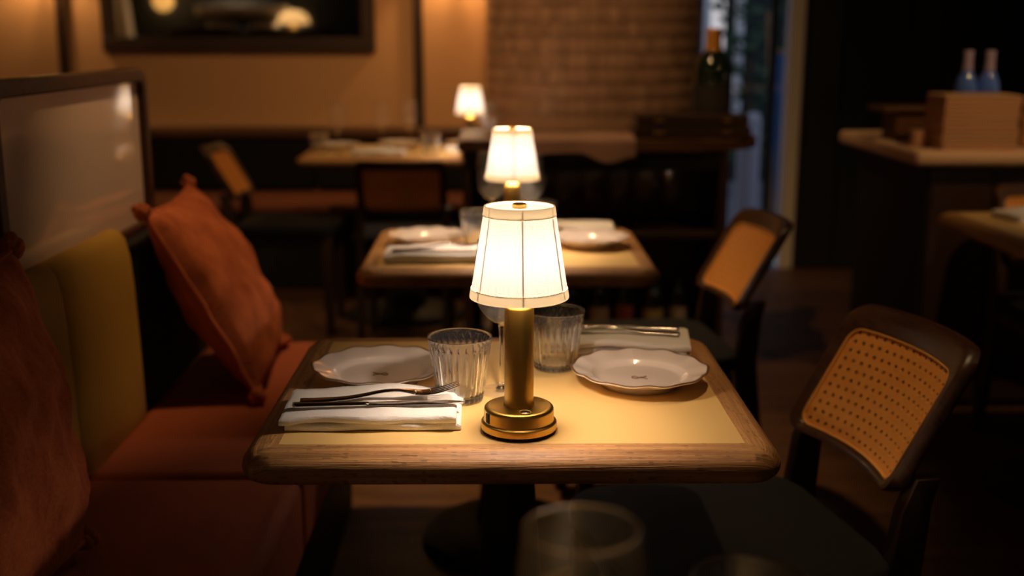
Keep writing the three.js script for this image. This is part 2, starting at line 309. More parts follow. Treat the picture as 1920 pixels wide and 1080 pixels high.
function table(label, pos) {
  const t = thing('dining_table', label, 'table', pos, 0, 'square walnut-edged tables');
  mesh('inlay', box(2 * IW, 0.02, 2 * ID, 0, 0.75 - 0.0103, 0), M.laminate, t).userData.label = 'pale yellow laminate inlay';
  for (let k = 0; k < 4; k++) mesh('edge_board', borderGeos[k], M.walnut, t).position.y = 0.75;
  mesh('underside', box(2 * IW - 0.002, 0.018, 2 * ID - 0.002, 0, 0.75 - 0.030, 0), M.darkWood, t);
  mesh('pedestal', pedestalGeo, M.black, t); mesh('foot', discGeo, M.black, t);
  return t;
}
const T1 = [0, 0, 0.033], T2 = [0.006, 0, -1.053], T0 = [0.0, 0, 1.03];
const table1 = table('walnut-edged table in focus, laid with the front lamp', T1);
copy(table1, 'walnut-edged table right behind the one in focus', T2);
copy(table1, 'walnut-edged table nearest the viewer, below the picture', T0);
copy(table1, 'walnut-edged table at the right beside the service counter', [1.57, 0, -1.34]);
{ const t3 = copy(table1, 'far table set for a party in front of the wall bench', [-0.43, 0, -3.38]); t3.scale.set(1.3, 1, 1); }

// ---------------------------------------------------------------- table lamps
const shadeGeo = (() => {
  const n = 64 * 6, h0 = 0.1846, h1 = 0.2742, r = (h) => lerp(0.0605, 0.0425, (h - 0.173) / 0.112);
  return grid(n, 6, (a, b) => { const th = a * 2 * Math.PI, h = lerp(h0, h1, b), k = th * 64 / (2 * Math.PI), ph = k - Math.floor(k), tri = 1 - Math.abs(2 * ph - 1), rr = r(h) - 0.0012 + 0.0012 * tri * (0.6 + 0.8 * hash(Math.floor(k), 0, 3)); return [Math.sin(th) * rr, h, Math.cos(th) * rr]; });
})();
const lampParts = {
  lower: lathe([[0.0590, 0.1735], [0.0600, 0.1722], [0.0612, 0.1728], [0.0614, 0.1740], [0.0597, 0.1848]], 72),
  upper: lathe([[0.0452, 0.2740], [0.0434, 0.2850], [0.0428, 0.2860], [0.0418, 0.2862], [0.0410, 0.2852]], 72),
  top: lathe([[0.0405, 0.2825], [0.02, 0.2828], [0.0005, 0.2828]], 48),
  finial: lathe([[0.0005, 0.2885], [0.0080, 0.2885], [0.0088, 0.2878], [0.0088, 0.2830], [0.0005, 0.2830]], 28),
  stem: lathe([[0.0005, 0.165], [0.0090, 0.165], [0.0184, 0.158], [0.0184, 0.0385], [0.0192, 0.0375], [0.0194, 0.0335], [0.0186, 0.0328], [0.0005, 0.0328]], 56),
  rod: lathe([[0.003, 0.163], [0.003, 0.195]], 12),
  base: lathe([[0.0005, 0.0330], [0.038, 0.0330], [0.0415, 0.0322], [0.0435, 0.0302], [0.0440, 0.0275], [0.0440, 0.0155], [0.0450, 0.0140], [0.0472, 0.0130], [0.0478, 0.0118], [0.0478, 0.0045], [0.0470, 0.0036], [0.0005, 0.0036]], 72),
  foot: lathe([[0.0005, 0.0038], [0.0462, 0.0038], [0.0462, 0.0], [0.0005, 0.0]], 56),
  button: lathe([[0.0005, 0.0024], [0.004, 0.0021], [0.0062, 0.0008], [0.0066, 0]], 28),
  buttonRing: new THREE.TorusGeometry(0.0074, 0.0011, 10, 32).rotateX(Math.PI / 2),
  bulb: new THREE.CapsuleGeometry(0.013, 0.038, 8, 20).translate(0, 0.218, 0),
};
function tableLamp(label, pos) {
  const L = thing('table_lamp', label, 'lamp', pos, 0, 'brass cordless table lamps'), P = lampParts;
  mesh('rubber_foot', P.foot, M.rubber, L); const base = mesh('base', P.base, M.brass, L);
  const b = mesh('touch_button', P.button, std({ color: rgb(0.05, 0.035, 0.02), roughness: 0.25 }), base); b.position.set(0.007, 0.0330, 0.031);
  const r = mesh('button_ring', P.buttonRing, M.brass, base); r.position.set(0.007, 0.0332, 0.031);
  const c = mesh('charging_port', rbox(0.008, 0.013, 0.003, 0.0012), M.rubber, base); c.position.set(-0.0385, 0.022, 0.0205); c.rotation.y = -1.08;
  mesh('stem', P.stem, M.brass, L); mesh('bulb_holder', P.rod, M.brass, L);
  const s = mesh('shade', shadeGeo, M.shade, L);
  mesh('lower_band', P.lower, M.shadeBand, s); mesh('upper_band', P.upper, M.shadeBand, s); mesh('top_disc', P.top, M.shade, s);
  for (let k = 0; k < 6; k++) { const a = k * Math.PI / 3 + 0.06; mesh('frame_wire', new THREE.TubeGeometry(new THREE.LineCurve3(new THREE.Vector3(Math.sin(a) * 0.0570, 0.176, Math.cos(a) * 0.0570), new THREE.Vector3(Math.sin(a) * 0.0405, 0.280, Math.cos(a) * 0.0405)), 1, 0.0009, 6), M.brass, s); }
  mesh('finial', P.finial, M.brass, L);
  mesh('bulb', P.bulb, M.bulb, L);
  for (const [h, share] of [[0.200, 0.62], [0.237, 0.38]]) { const l = new THREE.PointLight(lampWhite, LAMP_CD * share); l.position.set(0, h, 0); l.castShadow = true; l.shadow.radius = 0.6; L.add(l); }
  return L;
}
const lamp1 = tableLamp('brass lamp with pleated white shade on the table in focus', [0.009, 0.75, 0.219]);
copy(lamp1, 'brass lamp with pleated white shade on the second table', [0.016, 0.75, -0.955]);
copy(lamp1, 'small distant brass lamp on the party table by the tiled column', [-0.13, 0.75, -3.14]);
copy(lamp1, 'brass lamp on the table nearest the viewer, below the picture', [0.22, 0.75, 1.24]);
copy(lamp1, 'brass lamp added to brighten the service counter, beyond the picture edge', [2.3, 0.8835, -2.12]);  // unseen lamp added to brighten the counter
copy(lamp1, 'brass lamp on the right-hand table, beyond the picture edge', [1.77, 0.75, -1.25]);

// ---------------------------------------------------------------- plates
const plateR = (th) => { const k = th * 6 / (2 * Math.PI), f = k - Math.floor(k), s = Math.abs(2 * f - 1); return 1 - 0.030 * Math.pow(s, 5) + 0.010 * Math.cos(2 * Math.PI * f * 2); };
const platePts = [[0.0, 0.0085], [0.03, 0.0085], [0.056, 0.0088], [0.0615, 0.0105], [0.0665, 0.0150], [0.0700, 0.0172], [0.080, 0.0200], [0.0925, 0.0238], [0.0970, 0.0252], [0.0985, 0.0246], [0.0975, 0.0228], [0.085, 0.0175], [0.070, 0.0125], [0.060, 0.0060], [0.056, 0.0], [0.052, 0.0], [0.050, 0.004], [0.0, 0.0045]];
const plateWarp = (r, th) => { const w = clamp((r - 0.066) / 0.03); return r * lerp(1, plateR(th), w); };
const plateGeo = grid(144, platePts.length - 1, (a, b) => { const th = a * 2 * Math.PI, [r, h] = platePts[Math.round(b * (platePts.length - 1))], rr = plateWarp(r, th), w = clamp((r - 0.07) / 0.028); return [Math.sin(th) * rr, h + w * 0.0012 * Math.cos(th * 12), Math.cos(th) * rr]; });
const plateRim = grid(144, 6, (a, b) => { const th = a * 2 * Math.PI, q = b * 2 * Math.PI, rr = plateWarp(0.0968, th) + Math.cos(q) * 0.0019; return [Math.sin(th) * rr, 0.0252 + 0.0012 * Math.cos(th * 12) + Math.sin(q) * 0.0005, Math.cos(th) * rr]; });
const monoGeo = (() => {                                             // a looped script letter in brown line
  const c = [[-0.010, 0.0035], [-0.0065, 0.001], [-0.001, 0.0], [0.004, -0.0028], [0.0085, -0.0022], [0.010, 0.0008], [0.0068, 0.0028], [0.0030, 0.0010], [-0.001, -0.0012], [-0.006, -0.0022], [-0.0105, -0.0048]];
  return new THREE.TubeGeometry(new THREE.CatmullRomCurve3(c.map(([x, z]) => new THREE.Vector3(x, 0.0086, z))), 60, 0.0010, 5).scale(1.05, 1, 1.7);
})();
function plate(label, pos, turn) {
  const p = thing('dinner_plate', label, 'plate', pos, turn, 'scalloped dinner plates');
  mesh('dish', plateGeo, M.china, p); mesh('rim_line', plateRim, M.rimBrown, p).userData.label = 'brown painted rim line'; mesh('monogram', monoGeo, M.rimBrown, p).userData.label = 'small brown script monogram'; return p;
}
const Y = 0.7502;
const plate1 = plate('scalloped cream plate left of the lamp, behind the napkin', [-0.187, Y, 0.008], 0);
copy(plate1, 'scalloped cream plate right of the lamp on the focused table', [0.1855, Y, 0.0265], Math.PI);
copy(plate1, 'blurred plate at the left of the second table', [-0.185, Y, -1.09], 0.3);
copy(plate1, 'blurred plate at the right of the second table', [0.20, Y, -1.06], Math.PI);

// ---------------------------------------------------------------- glasses
const tumblerGeo = (() => {
  const N = 26, seg = N * 8, H0 = 0.090, rows = [[0.0005, 0.0], [0.026, 0.0], [0.0300, 0.0012], [0.0318, 0.004], [0.0330, 0.012], [0.0350, 0.026], [0.0375, 0.044], [0.0400, 0.062], [0.0418, 0.073], [0.0424, 0.077], [0.0436, 0.084], [0.0442, 0.0888], [0.0438, 0.0902], [0.0428, 0.0902], [0.0424, 0.0888], [0.0414, 0.080], [0.0396, 0.068], [0.0370, 0.050], [0.0345, 0.030], [0.0322, 0.014], [0.0300, 0.0098], [0.0240, 0.0082], [0.0005, 0.0076]];
  const amp = (i) => (i >= 3 && i <= 9 ? [0.5, 1, 1, 1, 1, 0.8, 0.3][i - 3] : 0);
  const g = grid(seg, rows.length - 1, (a, b) => {
    const i = Math.round(b * (rows.length - 1)), [r, h] = rows[i], th = a * 2 * Math.PI, f = Math.abs(Math.sin(th * N / 2));
    const rr = r - 0.0018 * amp(i) * (1 - f); return [Math.sin(th) * rr, h, Math.cos(th) * rr];
  });
  const ix = g.getIndex().array; return weldOut(g);
})();
function weldOut(g) { const q = g.clone(); q.deleteAttribute('uv'); q.deleteAttribute('normal'); const m = mergeVertices(q, 1e-6); m.computeVertexNormals(); return m; }
function tumbler(label, pos, first) { return first ? copy(first, label, pos) : single('tumbler', tumblerGeo, M.tumblerGlass, label, 'tumbler', pos, 0, 'ribbed water tumblers'); }
const tum1 = tumbler('ribbed tumbler left of the lamp, by the fork tips', [-0.069, Y, 0.098]);
tumbler('ribbed tumbler right of the lamp, by the right plate', [0.068, Y, -0.05], tum1);
tumbler('blurred tumbler at the left of the second table', [-0.062, Y, -1.02], tum1);
tumbler('blurred tumbler at the right of the second table, behind the lamp shade', [0.085, Y, -1.17], tum1);
tumbler('ribbed tumbler on the nearest table, at the bottom picture edge', [0.17, Y, 0.80], tum1);
// wine glasses: thin bowl, stem, foot
const wgParts = {
  bowl: lathe([[0.0045, 0.098], [0.012, 0.101], [0.022, 0.109], [0.031, 0.121], [0.0365, 0.136], [0.0385, 0.152], [0.0380, 0.170], [0.0362, 0.188], [0.0338, 0.206], [0.0325, 0.215]], 56),
  lip: new THREE.TorusGeometry(0.0325, 0.0007, 8, 56).rotateX(Math.PI / 2).translate(0, 0.215, 0),
  stem: lathe([[0.0008, 0.0045], [0.0085, 0.0050], [0.0048, 0.0085], [0.0034, 0.016], [0.0030, 0.040], [0.0032, 0.075], [0.0045, 0.092], [0.0060, 0.099], [0.0005, 0.100]], 24),
  foot: lathe([[0.0005, 0.0], [0.033, 0.0], [0.0345, 0.0008], [0.033, 0.0016], [0.018, 0.0034], [0.0085, 0.0052], [0.0005, 0.0056]], 48),
};
function wineGlass(label, pos, group = 'wine glasses on the near tables') {
  const g = thing('wine_glass', label, 'wine glass', pos, 0, group);
  mesh('bowl', wgParts.bowl, M.thinGlass, g); mesh('lip', wgParts.lip, M.glass, g); mesh('stem', wgParts.stem, M.glass, g); mesh('foot', wgParts.foot, M.thinGlass, g); return g;
}
const wg1 = wineGlass('wine glass standing half hidden behind the front lamp stem', [-0.012, Y, 0.062]);
copy(wg1, 'out-of-focus wine glass at the bottom edge nearest the viewer', [0.033, Y, 0.935]).scale.set(1.08, 0.905, 1.08);
copy(wg1, 'wine glass left behind the second lamp', [-0.03, Y, -1.14]);
copy(wg1, 'wine glass right behind the second lamp', [0.055, Y, -1.085]);

// ---------------------------------------------------------------- napkins
function napkinGeo(s) {
  const L = 0.222, slab = (D, t, y, zoff, xoff, hump, q) => {
    const rings = [], nx = 44, nr = 9;
    for (let i = 0; i <= nx; i++) {
      const a = i / nx, x = (a - 0.5) * L + xoff, ring = [], endp = Math.min(1, Math.min(a, 1 - a) * 60), fz = zoff + (noise(a * 4, q, s) - 0.5) * 0.006, up = (z) => hump * Math.exp(-Math.pow((a - 0.52) / 0.26, 2)) * clamp(0.55 - z / D) + (noise(a * 5, z * 30 + q * 3, s + 1) - 0.5) * 0.0045 + (noise(a * 16, z * 60, s + 2) - 0.5) * 0.0012;
      const tt = t * (0.75 + 0.25 * endp) * (1 + 0.25 * (noise(a * 5, q + 8, s) - 0.5));
      for (let k = 0; k <= nr; k++) { const b = -Math.PI / 2 + Math.PI * k / nr, z = D / 2 + Math.cos(b) * tt / 2; ring.push([x + endp * 0, y + up(z) * (y > 0.006 ? 1 : 0) + Math.sin(b) * tt / 2 + tt / 2, z + fz]); }
      for (let k = 1; k < 8; k++) { const z = lerp(D / 2, -D / 2, k / 8); ring.push([x, y + up(z) * (y > 0.006 ? 1 : (0.4)) + tt, z + fz]); }
      for (let k = 0; k <= nr; k++) { const b = Math.PI / 2 + Math.PI * k / nr, z = -D / 2 + Math.cos(b) * tt / 2; ring.push([x, y + up(z) * (y > 0.006 ? 1 : 0) + Math.sin(b) * tt / 2 + tt / 2, z + fz]); }
      for (let k = 1; k < 8; k++) { const z = lerp(-D / 2, D / 2, k / 8); ring.push([x, y + up(z) * (y > 0.006 ? 1 : 0), z + fz]); }
      rings.push(ring);
    }
    return metreUV(smooth(loft(rings), 0.9), 0, 0.1);
  };
  return mergeGeometries([slab(0.112, 0.0105, 0.0, 0.0, 0.004, 0.0, 1), slab(0.114, 0.0105, 0.0098, 0.003, -0.002, 0.006, 3), slab(0.020, 0.006, 0.0100, -0.030, 0.006, 0.004, 5)]);
}
const nap1 = single('napkin', napkinGeo(31), M.linen, 'folded white napkin at the front left with cutlery on it', 'napkin', [-0.180, Y, 0.164], 0.02, 'folded white napkins');
copy(nap1, 'folded napkin behind the right plate on the focused table', [0.175, Y, -0.165], Math.PI - 0.12);
copy(nap1, 'blurred folded napkin at the front left of the second table', [-0.155, Y, -0.905], 0.02);
copy(nap1, 'blurred folded napkin behind the right plate of the second table', [0.165, Y, -1.255], Math.PI - 0.05);

// ---------------------------------------------------------------- cutlery
function strip(L, n, w, t, y) {                                      // flat bar along x with varying width, thickness and height
  const rings = []; for (let i = 0; i <= n; i++) { const a = i / n, W = w(a) / 2, T = t(a) / 2, h = y(a), r = []; for (let k = 0; k < 12; k++) { const b = k / 12 * 2 * Math.PI, c = Math.cos(b), s = Math.sin(b); r.push([a * L, h + Math.sign(s) * Math.pow(Math.abs(s), 0.7) * T, Math.sign(c) * Math.pow(Math.abs(c), 0.7) * W]); } rings.push(r); }
  return loft(rings);
}
const forkGeos = (() => {
  const L = 0.205, prof = (x) => 0.002 + 0.010 * Math.exp(-Math.pow((x - 0.120) / 0.045, 2)) + 0.017 * Math.pow(clamp((x - 0.150) / 0.055), 1.5);
  const handle = strip(0.150, 40, (a) => lerp(0.019, 0.0075, clamp(a * 1.05)) + (a > 0.86 ? (a - 0.86) * 0.11 : 0), (a) => 0.0032, (a) => prof(a * 0.150));
  const root = strip(0.022, 8, (a) => lerp(0.0215, 0.024, a), () => 0.0026, (a) => prof(0.148 + a * 0.022)).translate(0.148, 0, 0);
  const tines = [-1.5, -0.5, 0.5, 1.5].map((k) => strip(0.038, 12, (a) => lerp(0.0042, 0.0020, a), (a) => lerp(0.0024, 0.0014, a), (a) => prof(0.168 + a * 0.037)).translate(0.168, 0, k * 0.0064));
  return { handle: mergeGeometries([handle, root]), tines };
})();
function fork(label, pos, turn) {
  const f = thing('fork', label, 'fork', pos, turn, 'steel forks'); mesh('handle', forkGeos.handle, M.steel, f); for (const t of forkGeos.tines) mesh('tine', t, M.steel, f); return f;
}
const knifeGeos = { handle: strip(0.095, 20, (a) => lerp(0.014, 0.010, a), (a) => lerp(0.006, 0.0045, a), () => 0.003), blade: strip(0.125, 24, (a) => 0.0165 * Math.pow(clamp((1 - a) * 5), 0.5) * (0.8 + 0.2 * clamp(a * 5)), () => 0.0014, () => 0.003).translate(0.093, 0, 0) };
function knife(label, pos, turn) { const k = thing('table_knife', label, 'knife', pos, turn, 'steel table knives'); mesh('handle', knifeGeos.handle, M.steel, k); mesh('blade', knifeGeos.blade, M.steel, k); return k; }
const CY = Y + 0.0225;
const fork1 = fork('steel fork lying on the front napkin, tines raised at right', [-0.273, CY + 0.0005, 0.178], 0.10);
const knife1 = knife('steel knife beside the fork on the front napkin', [-0.278, CY - 0.0005, 0.196], 0.06);
copy(fork1, 'fork on the napkin behind the right plate', [0.272, CY + 0.0005, -0.155], Math.PI - 0.12);
copy(knife1, 'knife on the napkin behind the right plate', [0.275, CY - 0.0005, -0.185], Math.PI - 0.10);
copy(fork1, 'blurred fork on the second table napkin', [-0.248, CY + 0.0005, -0.880], 0.10);
copy(knife1, 'blurred knife on the second table napkin', [-0.25, CY - 0.0005, -0.862], 0.06);

// ---------------------------------------------------------------- cane-backed chairs (sitter faces -x; origin on the floor under the back)
const RC = 0.40, LEAN = Math.PI / 6, CW = 0.148, CH = 0.192, CY0 = 0.585;
const bend = (u, v, w) => { const a = u / RC, n = RC + w; return [n * Math.cos(a) - RC * Math.cos(CW / RC) + v * Math.sin(LEAN) - 0, CY0 + v * Math.cos(LEAN) - w * 0.5 * Math.cos(a) * 0, n * Math.sin(a)]; };
function bendGeo(g, w0 = 0) { const p = g.attributes.position; for (let i = 0; i < p.count; i++) p.setXYZ(i, ...bend(p.getX(i), p.getY(i), p.getZ(i) + w0)); g.computeVertexNormals(); return g; }
function rrPts(w, a, c, r, step = 0.012) {                            // rounded rectangle outline, subdivided
  const P = [], L = (x0, y0, x1, y1) => { const n = Math.max(1, Math.round(Math.hypot(x1 - x0, y1 - y0) / step)); for (let i = 0; i < n; i++) P.push(new THREE.Vector2(lerp(x0, x1, i / n), lerp(y0, y1, i / n))); };
  const A = (x, y, s) => { for (let i = 0; i < 6; i++) { const t = s + i / 6 * Math.PI / 2; P.push(new THREE.Vector2(x + r * Math.cos(t), y + r * Math.sin(t))); } };
  L(-w + r, a, w - r, a); A(w - r, a + r, -Math.PI / 2); L(w, a + r, w, c - r); A(w - r, c - r, 0); L(w - r, c, -w + r, c); A(-w + r, c - r, Math.PI / 2); L(-w, c - r, -w, a + r); A(-w + r, a + r, Math.PI); return P;
}
function rrN(w, a, c, r) {                                            // the same outline with a fixed count of points per side
  const P = [], L = (x0, y0, x1, y1, n) => { for (let i = 0; i < n; i++) P.push([lerp(x0, x1, i / n), lerp(y0, y1, i / n)]); }, A = (x, y, s) => { for (let i = 0; i < 6; i++) { const t = s + i / 6 * Math.PI / 2; P.push([x + r * Math.cos(t), y + r * Math.sin(t)]); } };
  L(-w + r, a, w - r, a, 22); A(w - r, a + r, -Math.PI / 2); L(w, a + r, w, c - r, 10); A(w - r, c - r, 0); L(w - r, c, -w + r, c, 22); A(-w + r, c - r, Math.PI / 2); L(-w, c - r, -w, a + r, 10); A(-w + r, a + r, Math.PI); return P;
}
const chairGeo = (() => {
  const inn = rrN(CW, 0, CH, 0.026), out = rrN(CW + 0.024, -0.013, CH + 0.042, 0.036);
  const fr = inn.map(([iu, iv], k) => { const [ou, ov] = out[k], at = (t, w) => bend(lerp(iu, ou, t), lerp(iv, ov, t), w); return [[0, 0.000], [0.06, -0.005], [0.5, -0.007], [0.9, -0.006], [1, -0.001], [1.03, 0.007], [1, 0.016], [0.9, 0.020], [0.1, 0.020], [0, 0.016]].map(([t, w]) => at(t, w)); });
  fr.push(fr[0]);
  const frame = metreUV(smooth(loft(fr, true, false), 0.8), 2);
  const px = 0.0185, py = 0.0169, pos = [], tri = [];
  const put = (u, v, w) => { pos.push(...bend(u, v, w)); return pos.length / 3 - 1; };
  for (let j = 0; j < 11; j++) for (let i = -8; i <= 8; i++) {
    const x = i * px, y = 0.0135 + j * py, o = [], h = [], ob = [], hb = [];
    for (let k = 0; k < 8; k++) {
      const a = k / 8 * 2 * Math.PI, c = Math.cos(a), q = Math.sin(a), m = Math.max(Math.abs(c), Math.abs(q));
      const eu = clamp(x + c / m * px / 2, -CW - 0.004, CW + 0.004), ev = clamp(y + q / m * py / 2 + (j === 0 && q < -0.1 ? -0.008 : 0) + (j === 10 && q > 0.1 ? 0.006 : 0), -0.004, CH + 0.004), hu = clamp(x + 0.0036 * c, -CW - 0.003, CW + 0.003), hv = y + 0.0038 * q;
      o.push(put(eu, ev, 0.001)); h.push(put(hu, hv, 0.0004)); ob.push(put(eu, ev, 0.0026)); hb.push(put(hu, hv, 0.0032));
    }
    for (let k = 0; k < 8; k++) { const n = (k + 1) % 8; tri.push(o[k], h[k], o[n], o[n], h[k], h[n], ob[k], ob[n], hb[k], ob[n], hb[n], hb[k], h[k], hb[k], h[n], h[n], hb[k], hb[n]); }
  }
  const cg = new THREE.BufferGeometry(); cg.setAttribute('position', new THREE.Float32BufferAttribute(pos, 3)); cg.setIndex(tri); cg.computeVertexNormals();
  const cane = metreUV(smooth(cg, 0.5), 2, 0.2);
  const cord = new THREE.TubeGeometry(new THREE.CatmullRomCurve3(rrPts(CW - 0.002, 0.002, CH - 0.002, 0.024).map((p) => new THREE.Vector3(...bend(p.x, p.y, -0.001))), true), 140, 0.0028, 7, true);
  const prof = (pts, d, z) => { const s = new THREE.Shape(pts.map((p) => new THREE.Vector2(...p))); return smooth(new THREE.ExtrudeGeometry(s, { depth: d - 0.006, bevelEnabled: true, bevelSize: 0.003, bevelThickness: 0.003, bevelSegments: 2 }).translate(0, 0, z - d / 2 + 0.003), 0.6); };
  const rear = (z) => prof([[0.070, 0], [0.10, 0], [0.062, 0.30], [0.045, 0.45], [0.052, 0.56], [0.062, 0.60], [0.030, 0.60], [0.010, 0.55], [-0.004, 0.45], [0.012, 0.30]], 0.028, z);
  const front = (z) => prof([[-0.392, 0], [-0.366, 0], [-0.350, 0.42], [-0.392, 0.42]], 0.032, z);
  const seat = (() => { const s = new THREE.Shape(rrPts(0.20, -0.40, 0.0, 0.07)); return smooth(new THREE.ExtrudeGeometry(s, { depth: 0.024, bevelEnabled: true, bevelSize: 0.010, bevelThickness: 0.010, bevelSegments: 3 }).rotateX(Math.PI / 2).rotateY(Math.PI / 2).translate(0, 0.462, 0), 0.7); })();
  return { frame, cane, cord, rear, front, seat };
})();
function chair(label, pos, turn) {
  const c = thing('cane_chair', label, 'chair', pos, turn, 'dark wooden chairs with cane backs');
  seatFix(mesh('seat', chairGeo.seat, M.blackFabric, c));
  const b = mesh('back_frame', chairGeo.frame, M.chairWood, c);
  mesh('cane_panel', chairGeo.cane, M.cane, b).userData.label = 'woven cane panel'; mesh('cane_cord', chairGeo.cord, M.caneCord, b);
  for (const z of [-0.165, 0.165]) { mesh('leg', chairGeo.rear(z), M.darkWood, c); mesh('leg', chairGeo.front(z), M.darkWood, c); }
  mesh('seat_rail', mergeGeometries([rbox(0.34, 0.04, 0.02, 0.004, -0.18, 0.40, 0.165), rbox(0.34, 0.04, 0.02, 0.004, -0.18, 0.40, -0.165), rbox(0.02, 0.04, 0.30, 0.004, -0.365, 0.40, 0)]), M.darkWood, c);
  return c;
}
function seatFix(m) { return m; }
const chair1 = chair('cane-backed chair in front at the right of the focused table', [0.533, 0, -0.135], 0.21);
copy(chair1, 'cane-backed chair at the right of the second table', [0.555, 0, -1.265], 0.12);
copy(chair1, 'cane-backed chair seen from behind at the far party table', [-0.380, 0, -2.72], Math.PI / 2 + Math.PI);
copy(chair1, 'distant cane-backed chair at the left end of the party table', [-1.10, 0, -3.2], Math.PI);
copy(chair1, 'cane-backed chair behind the right-hand table, before the counter', [1.70, 0, -1.78], -Math.PI / 2 + Math.PI);

// ---------------------------------------------------------------- recessed downlight above the aisle
for (const [label, x, z, cd, angle] of [['small recessed ceiling downlight above the second table', 0.02, -1.56, DOWN_CD, 0.42], ['small recessed ceiling downlight above the focused table', 0.36, -0.08, DOWN_CD * 0.35, 0.33]]) {
  const d = thing('downlight', label, 'ceiling lamp', [x, H, z], 0, 'recessed downlights');
  mesh('trim_ring', new THREE.TorusGeometry(0.045, 0.007, 10, 36).rotateX(Math.PI / 2).translate(0, -0.004, 0), M.brass, d);
  mesh('lens', new THREE.CylinderGeometry(0.04, 0.04, 0.006, 32).translate(0, -0.004, 0), std({ color: rgb(0.9, 0.9, 0.9), emissive: sconceWhite.clone(), emissiveIntensity: 4 }), d);
  const l = new THREE.SpotLight(rgb(1, 0.63, 0.31), cd, 0, angle, 0.8); l.position.set(0, -0.02, 0); l.target.position.set(0, -2.9, 0); l.castShadow = true; l.shadow.radius = 2; d.add(l, l.target);
}

// ---------------------------------------------------------------- console with glasses and bottles
{
  const c = thing('console', 'dark open console with shelves of glasses, before the tiled column', 'console', [0.395, 0, -2.65]);
  const top = new THREE.Shape(); top.moveTo(-0.55, -0.25); top.lineTo(0.33, -0.25); top.absarc(0.30, 0, 0.25, -Math.PI / 2, Math.PI / 2, false); top.lineTo(-0.55, 0.25); top.lineTo(-0.55, -0.25);
  mesh('top', metreUV(new THREE.ExtrudeGeometry(top, { depth: 0.03, bevelEnabled: true, bevelSize: 0.004, bevelThickness: 0.004, bevelSegments: 2, curveSegments: 20 }).rotateX(-Math.PI / 2).translate(0, 0.846, 0), 0), M.midWood, c);
  mesh('side_panel', rbox(0.03, 0.84, 0.46, 0.004, -0.52, 0.42, 0), M.darkWood, c); mesh('side_panel', rbox(0.03, 0.84, 0.46, 0.004, 0.40, 0.42, 0), M.darkWood, c);
  mesh('back_panel', box(0.92, 0.84, 0.012, -0.06, 0.42, -0.22), std({ color: rgb(0.13, 0.075, 0.06), roughness: 0.6 }), c);
  for (const y of [0.08, 0.535]) mesh('shelf', rbox(0.89, 0.022, 0.44, 0.004, -0.06, y, 0), M.darkWood, c);
  mesh('apron', rbox(0.92, 0.07, 0.02, 0.004, -0.06, 0.805, 0.21), M.black, c);
}
for (let k = 0; k < 7; k++) copy(wg1, ['first', 'second', 'third', 'fourth', 'fifth', 'sixth', 'seventh'][k] + ' glass from the left in the front row inside the console', [0.03 + k * 0.098, 0.547, -2.53]).userData.group = 'glasses inside the console';
for (let k = 0; k < 6; k++) copy(wg1, ['first', 'second', 'third', 'fourth', 'fifth', 'sixth'][k] + ' glass from the left in the back row inside the console', [0.08 + k * 0.098, 0.547, -2.70]).userData.group = 'glasses inside the console';
// bottles
const bottleGlass = phy({ color: rgb(0.012, 0.02, 0.010), roughness: 0.08, clearcoat: 0.6 });
const paper = [[0.62, 0.50, 0.36], [0.40, 0.10, 0.05], [0.55, 0.42, 0.18], [0.60, 0.52, 0.42]].map((c) => std({ color: rgb(...c), roughness: 0.8 }));
function bottle(name, label, category, pos, s, glass, foil, paperMat, group) {
  const b = thing(name, label, category, pos, 0, group);
  mesh('body', lathe([[0.0005, 0.004], [0.034, 0.0], [0.0375, 0.004], [0.038, 0.02], [0.038, 0.18], [0.036, 0.20], [0.026, 0.228], [0.0165, 0.245], [0.0145, 0.262], [0.0138, 0.30], [0.0150, 0.301], [0.0150, 0.308], [0.0005, 0.309]].map(([r, y]) => [r * s, y * s]), 40), glass, b);
  if (foil) mesh('foil', lathe([[0.0172, 0.245], [0.0152, 0.262], [0.0147, 0.298], [0.0160, 0.301], [0.0160, 0.3095], [0.0005, 0.3105]].map(([r, y]) => [r * s, y * s]), 32), foil, b);
  if (paperMat) mesh('label', lathe([[0.0383, 0.07], [0.0383, 0.145]].map(([r, y]) => [r * s, y * s]), 40), paperMat, b);
  return b;
}
const ordinal = ['first', 'second', 'third', 'fourth', 'fifth', 'sixth', 'seventh', 'eighth'];
for (let k = 0; k < 8; k++) bottle('wine_bottle', `${ordinal[k]} dark wine bottle from the left on the low console shelf`, 'bottle', [-0.04 + k * 0.102, 0.0912, -2.56 - (k % 3) * 0.03], 1, bottleGlass, null, paper[k % 4], 'wine bottles in the console');
const goldFoil = std({ color: rgb(0.75, 0.32, 0.05), metalness: 0.4, roughness: 0.4 });
bottle('champagne_bottle', 'oversized dark champagne bottle with orange foil neck on the console', 'bottle', [0.79, 0.882, -2.70], 1.25, bottleGlass, goldFoil, std({ color: rgb(0.03, 0.022, 0.014), roughness: 0.6 })).scale.set(1.55, 1, 1.55);
{
  const t = thing('serving_box', 'low stacked dark wooden boxes with brass pulls on the console', 'box', [0.68, 0.8805, -2.525]);
  for (const [y, w] of [[0, 0.42], [0.043, 0.40]]) { const d = mesh('drawer_box', rbox(w, 0.041, 0.15, 0.004, 0, y + 0.0205, 0), M.darkWood, t); for (const x of [-0.12, 0.12]) mesh('brass_pull', rbox(0.035, 0.008, 0.008, 0.002, x, y + 0.022, 0.078), M.brass, d); }
}
